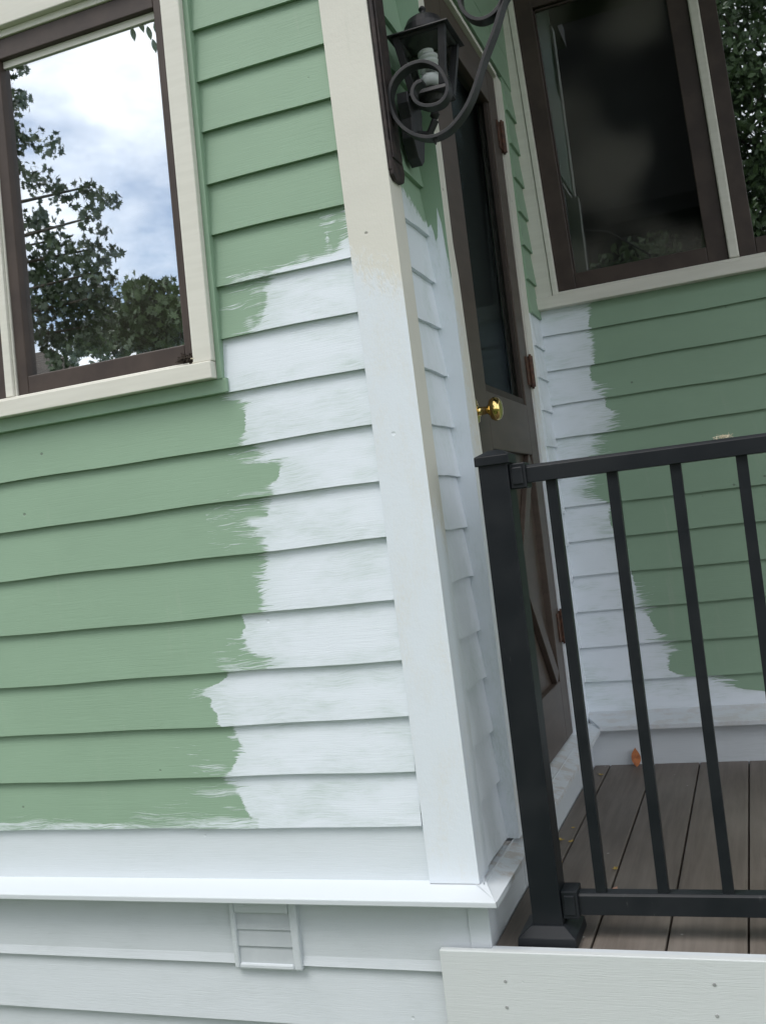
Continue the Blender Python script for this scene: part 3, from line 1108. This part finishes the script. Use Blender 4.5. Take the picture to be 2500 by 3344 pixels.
def frustum(mb, cx, cy, h0, h1, z0, z1):
    lo = [(cx - h0, cy - h0, z0), (cx + h0, cy - h0, z0), (cx + h0, cy + h0, z0), (cx - h0, cy + h0, z0)]
    hi = [(cx - h1, cy - h1, z1), (cx + h1, cy - h1, z1), (cx + h1, cy + h1, z1), (cx - h1, cy + h1, z1)]
    mb.hexa(lo, hi)


pcp = MB()
frustum(pcp, PX, PY, 0.0360, 0.0360, 0.970, 0.989)
frustum(pcp, PX, PY, 0.0360, 0.012, 0.9891, 1.001)
pcp.build('post_cap', M_METAL, post, bevel=0.0015)
psk = MB()
frustum(psk, PX, PY, 0.060, 0.058, 0.0, 0.020)
frustum(psk, PX, PY, 0.058, 0.034, 0.0201, 0.036)
psk.build('post_skirt', M_METAL, post, bevel=0.0015)
RL = 1.62
tr = MB()
tr.prism([(PX + 0.045, 0.050, 0.926), (PX + 0.045, 0.050, 0.956), (PX + 0.045, 0.056, 0.962), (PX + 0.045, 0.084, 0.962), (PX + 0.045, 0.090, 0.956), (PX + 0.045, 0.090, 0.926)], (RL, 0, -0.003))
tr.build('top_rail', M_METAL, rail, bevel=0.001)
brl = MB()
brl.prism([(PX + 0.045, 0.052, 0.052), (PX + 0.045, 0.052, 0.090), (PX + 0.045, 0.057, 0.094), (PX + 0.045, 0.083, 0.094), (PX + 0.045, 0.088, 0.090), (PX + 0.045, 0.088, 0.052)], (RL, 0, 0.006))
brl.build('bottom_rail', M_METAL, rail, bevel=0.001)
for z0, z1, nm in ((0.916, 0.968, 'rail_bracket'), (0.046, 0.102, 'rail_bracket')):
    b_ = MB()
    b_.box(PX + PH + .0003, PX + PH + 0.034, 0.0445, 0.0955, z0, z1)
    b_.box(PX + PH + 0.006, PX + PH + 0.028, 0.0415, 0.046, z0 + 0.008, z1 - 0.008)
    b_.build(nm, M_METAL, rail, bevel=0.004)
bal = MB()
bal.box(-0.0105, 0.0105, -0.0105, 0.0105, 0.0, 0.838)
b0 = bal.build('baluster', M_METAL, rail, bevel=0.001)
for k in range(11):
    o = b0 if k == 0 else b0.copy()
    if k:
        COL.objects.link(o)
        o.parent = rail
    o.matrix_parent_inverse = Matrix.Translation(-rail.location)
    o.location = (0.2405 + k * 0.1212, 0.070, 0.0885)
p2 = MB()
x2 = PX + 0.045 + RL + 0.045
p2.box(x2 - PH, x2 + PH, PY - PH, PY + PH, 0.0, 0.985)
p2.build('post', M_METAL, rail, bevel=0.0015)

# ================================================================== SCROLL BRACKET on the corner board
brk = empty('scroll_bracket', (0.0, 0.04, 1.585), 'black wrought iron scroll bracket on the corner board beside the lantern', 'bracket')


def spline(pts, n=12):
    pts = [np.array(p, float) for p in pts]
    pts = [2 * pts[0] - pts[1]] + pts + [2 * pts[-1] - pts[-2]]
    o = []
    for i in range(1, len(pts) - 2):
        for k in range(n):
            t = k / n
            a, b, c, d = pts[i - 1:i + 3]
            o.append(0.5 * ((2 * b) + (c - a) * t + (2 * a - 5 * b + 4 * c - d) * t * t + (3 * b - a - 3 * c + d) * t ** 3))
    o.append(pts[-2])
    return o


CL = (1200, 0, .3023)
YB = 0.035
sp_px = [(1640, -200), (1490, 0), (1385, 330), (1270, 640), (1170, 960), (1080, 1170), (960, 1340), (850, 1440), (700, 1500), (540, 1480), (400, 1395), (300, 1260), (250, 1080), (290, 900), (420, 755), (600, 690), (760, 740), (850, 860), (880, 980), (840, 1090), (760, 1150), (640, 1165), (540, 1120), (500, 1020), (540, 930), (610, 895)]
pts = [tuple(wy(x, y, YB)) for x, y in zs(CL, sp_px)]
bk = MB()
bk.band(spline(pts), (0, 1, 0), 0.030, 0.0075)
arm = bk.build('scroll', M_IRON, brk, bevel=0.0008)
bk = MB()
sp2 = [(1490, -60), (1450, 60), (1380, 160), (1290, 220), (1190, 235), (1090, 190), (1020, 90), (1000, -40), (1040, -150), (1130, -210), (1220, -190), (1260, -110)]
bk.band(spline([tuple(wy(x, y, YB)) for x, y in zs(CL, sp2)]), (0, 1, 0), 0.030, 0.0075)
bk.build('scroll', M_IRON, brk, bevel=0.0008)
bp = MB()
bp.box(-0.004, 0.005, 0.004, 0.074, 1.600, 2.36)
bp.box(0.005, 0.010, 0.010, 0.066, 1.625, 2.34)
prof = [(0.074, 1.66), (0.081, 1.655), (0.083, 1.642), (0.078, 1.634), (0.083, 1.626), (0.086, 1.612), (0.082, 1.600), (0.076, 1.590), (0.06, 1.583), (0.02, 1.581), (0.006, 1.590), (0.004, 1.66)]
bp.prism([(-0.003, y, z) for y, z in prof], (0.0095, 0, 0))
bp.build('back_plate', M_RUST, brk, bevel=0.002)
fn = MB()
q = wy(*zs(CL, [(735, 1500)])[0], YB)
fn.lathe([(0.004, 0), (0.0055, 0.004), (0.0035, 0.009), (0.0015, 0.014)], (q[0], YB - .006, q[2]), (0, 0, -1), 12)
fn.build('finial', M_IRON, brk)
fn = MB()
fn.tube([(0.0, YB, 2.20), (0.12, YB, 2.17), (0.30, YB, 2.02), tuple(pts[0])], 0.005, 8)
fn.build('stay_rod', M_IRON, brk)

# ================================================================== WALL LANTERN
lan = empty('wall_lantern', (0.0, 0.165, 1.66), 'black four-sided glass lantern holding a spiral bulb on the side wall by the door', 'lantern')
LX, LY = 0.068, 0.160


def rot_sq(h, z, cx=LX, cy=LY):
    return [(cx - h, cy - h, z), (cx + h, cy - h, z), (cx + h, cy + h, z), (cx - h, cy + h, z)]


ro = MB()
ro.hexa(rot_sq(0.069, 1.9135), rot_sq(0.068, 1.917))
ro.hexa(rot_sq(0.066, 1.9172), rot_sq(0.040, 1.926))
ro.lathe([(0.043, 0.0), (0.046, 0.004), (0.045, 0.018), (0.037, 0.033), (0.022, 0.043), (0.008, 0.047), (0.006, 0.054), (0.009, 0.060), (0.004, 0.066)], (LX, LY, 1.9255), (0, 0, 1), 28)
ro.build('lantern_roof', M_IRON, lan, bevel=0.001)
cg = MB()
T, Bq = rot_sq(0.052, 1.913), rot_sq(0.034, 1.797)
for a, b in zip(T, Bq):
    d = 0.0072
    cg.hexa([(b[0] - d, b[1] - d, b[2]), (b[0] + d, b[1] - d, b[2]), (b[0] + d, b[1] + d, b[2]), (b[0] - d, b[1] + d, b[2])],
            [(a[0] - d, a[1] - d, a[2]), (a[0] + d, a[1] - d, a[2]), (a[0] + d, a[1] + d, a[2]), (a[0] - d, a[1] + d, a[2])])
for i in range(4):
    cg.tube([T[i], T[(i + 1) % 4]], 0.005, 6)
cg.hexa(rot_sq(0.042, 1.788), rot_sq(0.040, 1.7965))
cg.lathe([(0.030, 0), (0.026, -0.012), (0.014, -0.020), (0.008, -0.03), (0.011, -0.038), (0.004, -0.048)], (LX, LY, 1.788), (0, 0, 1), 20)
cg.build('lantern_cage', M_IRON, lan)
gl = MB()
for i in range(4):
    a, b, c, d = T[i], T[(i + 1) % 4], Bq[(i + 1) % 4], Bq[i]
    gl.quad(a, b, c, d)
gl.build('lantern_glass', M_GLASS_LAMP, lan)
bu = MB()
hel = []
for i in range(100):
    t = i / 99
    a = t * 2 * pi * 4.2
    r = 0.0165 if t < .88 else 0.0165 * (1 - (t - .88) / .12 * .75)
    hel.append((LX + r * cos(a), LY + r * sin(a), 1.846 + t * 0.046))
bu.tube(hel, 0.0056, 10)
bu.lathe([(0.012, 0), (0.021, 0.004), (0.022, 0.018), (0.018, 0.026)], (LX, LY, 1.812), (0, 0, 1), 20)
bulb = bu.build('spiral_bulb', M_BULB, lan, smooth_=True)
bs = MB()
bs.lathe([(0.014, 0), (0.015, 0.012), (0.012, 0.0158)], (LX, LY, 1.797), (0, 0, 1), 16)
bs.build('bulb_socket', M_IRON, bulb)
lp = MB()
prof = [(0.115, 1.80), (0.205, 1.80), (0.212, 1.775), (0.200, 1.75), (0.208, 1.715), (0.185, 1.665), (0.165, 1.650), (0.140, 1.662), (0.118, 1.70), (0.124, 1.745), (0.112, 1.775)]
lp.prism([(0.0, y, z) for y, z in prof], (0.026, 0, 0))
lp.tube([(0.02, LY, 1.72), (0.05, LY, 1.712), (LX, LY, 1.74)], 0.009, 10)
lp.build('back_plate', M_IRON, lan, bevel=0.003)

# ================================================================== SMALL THINGS
random.seed(3)


def leaf_mesh(name, mat, outline, size, fold=0.25, curl=0.3):
    mb = MB()
    n = len(outline)
    top = [(x * size, y * size, abs(x) * fold * size + curl * size * y * y) for x, y in outline]
    mid = (0, 0, 0.0)
    th = 0.0006
    vs = [mid] + top + [(0, 0, -th)] + [(x, y, z - th) for x, y, z in top]
    fs = []
    for i in range(n):
        j = (i + 1) % n
        fs.append((0, 1 + i, 1 + j))
        fs.append((n + 1, n + 2 + j, n + 2 + i))
        fs.append((1 + i, n + 2 + i, n + 2 + j, 1 + j))
    mb.add(vs, fs)
    return mb.build(name, mat)


OVAL = [(0, -1), (.28, -.75), (.5, -.35), (.55, .1), (.4, .5), (.2, .8), (0, 1.1), (-.18, .8), (-.38, .5), (-.5, .1), (-.48, -.35), (-.25, -.75)]
SCRAP = [(0, -1), (.5, -.7), (.45, -.1), (.9, .2), (.4, .45), (.2, 1), (-.2, .5), (-.8, .6), (-.5, 0), (-.6, -.5)]
lf = leaf_mesh('fallen_leaf', M_LEAF_ORANGE, OVAL, 0.030, 0.4, 0.2)
lf.location = (0.158, 1.408, 0.024)
lf.rotation_euler = (radians(68), radians(8), radians(25))
tag(lf, 'curled orange fallen leaf leaning on the white baseboard below the back wall', 'leaf', 'fallen leaves and scraps on the deck')
scr = [((1828, 2742), 0.011, 'bright yellow leaf scrap on the deck, largest scrap beside the black post', M_LEAF_YELLOW),
       ((1863, 2747), 0.008, 'small yellow leaf scrap lying in the deck gap right of the largest scrap', M_LEAF_YELLOW),
       ((1827, 2816), 0.008, 'small yellow leaf scrap touching the post edge at the near end of a deck gap', M_LEAF_YELLOW),
       ((2008, 2836), 0.009, 'pale yellow leaf scrap on the deck just behind the bottom rail between first two balusters', M_LEAF_YELLOW),
       ((1960, 2530), 0.011, 'pale brown scrap at the far deck gap beside the first baluster', M_LEAF_YELLOW),
       ((1870, 2702), 0.006, 'tiny pale scrap on the first deck board below the side baseboard', M_LEAF_YELLOW),
       ((2003, 2907), 0.014, 'pinkish curled leaf lying against the bottom rail beside the first baluster', M_LEAF_PINK)]
for k, ((px, py), s, lab, mt) in enumerate(scr):
    p = wz(px, py, 0.004)
    o = leaf_mesh('leaf_scrap', mt, SCRAP if k < 6 else OVAL, s, 0.45, 0.3)
    o.location = (p[0], p[1], 0.0025)
    o.rotation_euler = (radians(rnd.uniform(-12, 12)), radians(rnd.uniform(-12, 12)), rnd.uniform(0, 6))
    tag(o, lab, 'leaf', 'fallen leaves and scraps on the deck')
# old nest remains in the sill corner of the front window
ns = MB()
for k in range(110):
    c = Vector((-0.512 + rnd.gauss(0, .011), -0.009 + rnd.gauss(0, .004), 1.287 + abs(rnd.gauss(0, .005))))
    d = Vector((rnd.gauss(0, 1), rnd.gauss(0, .35), rnd.gauss(0, .35))).normalized() * rnd.uniform(.006, .013)
    ns.tube([c - d, c + d * .2 + Vector((0, 0, .001)), c + d], 0.0012, 5)
o = ns.build('nest_clump', M_TWIG)
tag(o, 'dark clump of nest twigs in the right corner of the cream window sill', 'nest')
for (a, b, lab) in (((1375, 598), (1425, 605), 'pale straw sticking out above the nest clump'), ((1390, 625), (1415, 650), 'short pale straw hanging over the sill below the nest clump')):
    A = wy(a[0] * .4535, 900 + a[1] * .4535, -0.018)
    Bp = wy(b[0] * .4535, 900 + b[1] * .4535, -0.020)
    s_ = MB()
    s_.tube([A, (A + Bp) / 2 + np.array([0, -.002, .001]), Bp], 0.0014, 6)
    tag(s_.build('straw', M_STRAW), lab, 'straw', 'straws of the old nest')
# bit of pale fluff on the top rail
fl = MB()
p = np.array([0.577, 0.068, 0.9625])
for k in range(60):
    c = Vector(p) + Vector((rnd.gauss(0, .007), rnd.gauss(0, .004), abs(rnd.gauss(0, .0025))))
    d = Vector((rnd.gauss(0, 1), rnd.gauss(0, 1), rnd.gauss(0, .5))).normalized() * rnd.uniform(.003, .008)
    fl.tube([c - d, c + d * .3 + Vector((0, 0, .001)), c + d], 0.0005, 4)
tag(fl.build('fluff_tuft', M_STRAW), 'pale tuft of fluff resting on the black top rail', 'fluff')

# ================================================================== GROUNDS, seen only in the window glass
g = MB()
g.grid(lambda u, t: (u, t, -0.75 + 0.02 * sin(u) * cos(t)), lin(-120, 120, 50), lin(-150, 60, 44))
go = g.build('ground', M_GRASS)
tag(go, kind='structure')

MAPLE = [(0, -.5), (.12, -.2), (.5, -.35), (.38, -.08), (.75, .15), (.42, .2), (.4, .42), (.16, .34), (0, .85), (-.16, .34), (-.4, .42), (-.42, .2), (-.75, .15), (-.38, -.08), (-.5, -.35), (-.12, -.2)]


def crown(mb, clumps, size, dens, outline):
    n = len(outline)
    for c, r in clumps:
        c = Vector(c)
        k = int(dens * r ** 2.3) + 8
        for _ in range(k):
            d = Vector((rnd.gauss(0, 1), rnd.gauss(0, 1), rnd.gauss(0, .8)))
            d = d.normalized() * r * (rnd.random() ** 0.5)
            p = c + d
            s = size * rnd.uniform(.5, 1.3)
            u = Vector((rnd.gauss(0, 1), rnd.gauss(0, 1), rnd.gauss(0, .6))).normalized()
            w = u.orthogonal().normalized()
            w.rotate(Matrix.Rotation(rnd.uniform(0, 6.28), 3, u))
            q = u.cross(w)
            o = len(mb.v)
            mb.v += [tuple(p + w * x * s + q * y * s + u * (0.25 * s * (x * x))) for x, y in outline]
            mb.f.append(tuple(range(o, o + n)))


def mirror_pt(px, py, plane, depth):
    """point mirrored in a window pane seen at photo pixel (px,py), at world y = depth"""
    G = wy(px, py, plane)
    d = G - CAM
    d[1] = -d[1]
    return G + d * ((depth - G[1]) / d[1])


def tree(name, base, height, clumps, leaf, mat, label, group, outline=MAPLE, dens=60, trunk_r=0.22, limbs=None):
    root = empty(name, base, label, 'tree', group)
    tb = MB()
    b = Vector(base)
    top = b + Vector((0.2, 0.1, height * .8))
    tb.tube([b, b + (top - b) * .35 + Vector((.06, -.05, 0)), b + (top - b) * .7 + Vector((-.06, .05, 0)), top], [trunk_r, trunk_r * .8, trunk_r * .5, trunk_r * .12], 10)
    for c, r in (limbs or clumps)[::3]:
        c = Vector(c)
        hz = min(max(c.z - 0.25 * (c - b).xy.length, b.z + height * .18), b.z + height * .7)
        s = b + (top - b) * ((hz - b.z) / (top.z - b.z))
        m = s.lerp(c, .55) + Vector((0, 0, .12 * (c - s).length))
        tb.tube([s, m, c], [trunk_r * .28, trunk_r * .16, 0.012], 6)
    tb.build('trunk', M_BARK, root)
    cm = MB()
    crown(cm, clumps, leaf, dens, outline)
    cm.build('crown', mat, root)
    return root


F = 1.5115
DEP = -8.2
near = [(24, 140, 40), (40, 130, 22), (22, 215, 44), (45, 215, 28), (18, 255, 34), (22, 320, 46), (30, 290, 40), (70, 300, 34), (110, 315, 34), (45, 375, 42), (95, 395, 46), (140, 430, 38), (185, 405, 30), (215, 425, 36), (245, 432, 26), (195, 470, 36), (225, 500, 26), (75, 480, 40), (110, 520, 60), (90, 470, 30), (150, 560, 60), (190, 540, 40), (225, 560, 36), (245, 545, 24), (80, 590, 50), (110, 640, 60), (170, 620, 66), (215, 640, 50), (110, 720, 60), (170, 700, 66), (225, 700, 50), (70, 700, 40), (140, 780, 50), (120, 600, 50), (150, 660, 60), (200, 660, 60), (90, 660, 50), (130, 750, 55), (190, 740, 50), (230, 640, 40), (240, 600, 30), (100, 560, 40), (200, 590, 40)]
cl1 = []
for x, y, r in near:
    p = mirror_pt(x * F, y * F, 0.017, DEP + rnd.uniform(-.5, .5))
    dist = np.linalg.norm(p - CAM) + 1.6
    cl1.append((tuple(p), r * F / FPX * dist * 0.86))
bx = cl1[5][0][0] - 2.2
extra = []
for k in range(46):
    a = rnd.uniform(0, 2 * pi)
    rr = rnd.uniform(.4, 2.7)
    extra.append(((bx - .9 + rr * cos(a) * .9, DEP + rr * sin(a), rnd.uniform(2.6, 7.5)), rnd.uniform(.3, .5)))
extra = [e for e in extra if e[0][0] < bx + .6]
tree('maple_tree', (bx - .6, DEP, -0.75), 7.5, cl1 + extra, 0.074, M_LEAF, 'near maple tree mirrored in the front window, leaves dark against the cloudy sky', 'trees behind the photographer', dens=2000, trunk_r=.2)

HD = -4.4
hang = [mirror_pt(x, y, 0.017, HD + k * .03) for k, (x, y) in enumerate([(436, 112), (462, 84), (488, 108), (505, 150), (478, 60), (512, 96), (500, 50)])]
br = tuple(hang[4] + np.array([0.6, 0.1, 1.0]))
hb = (br[0] + 1.6, HD - .4, -0.75)
hcl = [((br[0] + rnd.uniform(.2, 2.8), HD + rnd.uniform(-1, 1), br[2] + rnd.uniform(.9, 2.6)), rnd.uniform(.25, .45)) for _ in range(14)]
hroot = empty('lilac_tree', hb, 'drooping branch of pointed leaves mirrored in the upper right corner of the front window', 'tree', 'trees behind the photographer')
tb = MB()
tb.tube([hb, (hb[0] + .1, hb[1], 1.2), (hb[0] - .1, hb[1] + .1, 3.2), (hb[0] - .3, hb[1] + .2, 5.0)], [.07, .06, .045, .02], 8)
tb.tube([(hb[0] - .1, hb[1] + .1, 3.2), br, tuple(hang[4] + np.array([0.1, 0, .12])), tuple(hang[4])], [.02, .014, .006, .003], 6)
tb.build('trunk', M_BARK, hroot)
cm = MB()
for k, p in enumerate(hang):
    s_, a = 0.052, rnd.uniform(-.35, .35)
    o = len(cm.v)
    cm.v += [tuple(p + np.array([(x * .75 * cos(a) - y * sin(a)) * s_ * .78, -(x * .75 * cos(a) - y * sin(a)) * s_ * .63, -(x * .75 * sin(a) + y * cos(a)) * s_])) for x, y in OVAL]
    cm.f.append(tuple(range(o, o + len(OVAL))))
crown(cm, hcl, 0.05, 350, OVAL)
cm.build('crown', M_LEAF, hroot)

DEP2 = -15.5
far = [(300, 640, 60), (345, 625, 50), (375, 660, 46), (320, 690, 60), (365, 700, 50), (280, 700, 60), (400, 690, 40), (340, 740, 50), (280, 745, 40), (390, 730, 40), (230, 750, 50), (180, 745, 50), (430, 680, 60), (460, 700, 60), (330, 660, 40), (420, 640, 40), (300, 700, 60), (350, 720, 60), (390, 690, 55), (320, 720, 60), (250, 720, 60), (380, 745, 45), (260, 680, 40), (310, 745, 50), (360, 690, 60)]
cl2 = []
for x, y, r in far:
    p = mirror_pt(x * F, y * F, 0.017, DEP2 + rnd.uniform(-.8, .8))
    dist = np.linalg.norm(p - CAM) + 1.8
    cl2.append((tuple(p), r * F / FPX * dist * 0.9))
bx2 = float(np.mean([c[0][0] for c in cl2]))
tree('broadleaf_tree', (bx2, DEP2 - .3, -0.75), 3.4, cl2, 0.15, M_LEAF2, 'rounder mid green tree mirrored in the lower right of the front window', 'trees behind the photographer', dens=800, trunk_r=.16)

# neighbour's low brown roof at the lower left of the mirrored view
nb = empty('neighbour_house', (-13.5, -13.0, -0.75), 'low house with weathered brown shingle roof mirrored in the front window corner', 'house')
pL = mirror_pt(100 * F, 815 * F, 0.017, -12.0)
w_ = MB()
w_.box(pL[0] - 6, pL[0] - .8, -15, -12.2, -0.75, pL[2] - .2)
w_.build('wall', M_CREAM, nb)
r_ = MB()
pR = mirror_pt(235 * F, 790 * F, 0.017, -12.0)
pT = mirror_pt(120 * F, 755 * F, 0.017, -14.5)
r_.prism([(pR[0] - .9, -12.0, pL[2] - .25), (pR[0] - 2.2, -13.5, pT[2] - .25), (pR[0] - 1.6, -15.2, pL[2] - .25)], (-7, 0, 0))
r_.build('roof', M_SHINGLE, nb)

# unseen dark building added to blacken the back window's reflection, with a hedge
ga = empty('added_building', (-2.0, -11.2, -0.75), 'added dark building with deep eaves, there to darken the reflection in the back window', 'added_building')
gz = mirror_pt(2130, 705, 1.51, -9.2)[2]
ex = mirror_pt(2290, 500, 1.51, -9.2)[0] + 0.15
w_ = MB()
w_.box(ex - 4.2, ex - .4, -13.5, -10.0, -0.75, gz + .25)
w_.build('wall', M_DARK_BUILDING, ga)
r_ = MB()
r_.prism([(ex, -9.2, gz), (ex, -9.2, gz + .22), (ex, -11.8, gz + 5.2), (ex, -14.4, gz + .22), (ex, -14.4, gz)], (-4.6, 0, 0))
r_.build('roof', M_DARK_BUILDING, ga)
hd_cl = []
for k in range(110):
    hd_cl.append(((ex - 4.2 + k * 0.048, -8.6 + rnd.uniform(-.35, .35), rnd.uniform(.2, gz - .32)), rnd.uniform(.22, .36)))
hroot = empty('hedge', (ex - 3, -8.6, -0.75), 'leafy green hedge in front of the added dark building, mirrored in the back window', 'hedge')
cm = MB()
crown(cm, hd_cl, 0.055, 1500, OVAL)
cm.build('crown', M_LEAF2, hroot)
DEP3 = -11.5
cl3 = []
for px in range(2330, 2640, 36):
    for py in range(-60, 820, 62):
        p = mirror_pt(px + rnd.uniform(-15, 15), py + rnd.uniform(-25, 25), 1.51, DEP3 + rnd.uniform(-1, 1))
        if rnd.random() < .8:
            cl3.append((tuple(p), rnd.uniform(.26, .42)))
bx3 = float(np.mean([c[0][0] for c in cl3]))
tree('tall_tree', (bx3 + 1.0, DEP3 - 1.6, -0.75), 7.0, cl3 + [((bx3 + rnd.uniform(.8, 3), DEP3 + rnd.uniform(-1.5, 1.5), rnd.uniform(2, 7)), .6) for _ in range(40)], 0.06, M_LEAF2, 'tall dense tree mirrored in the right pane of the back window', 'trees behind the photographer', outline=OVAL, dens=900, trunk_r=.22)
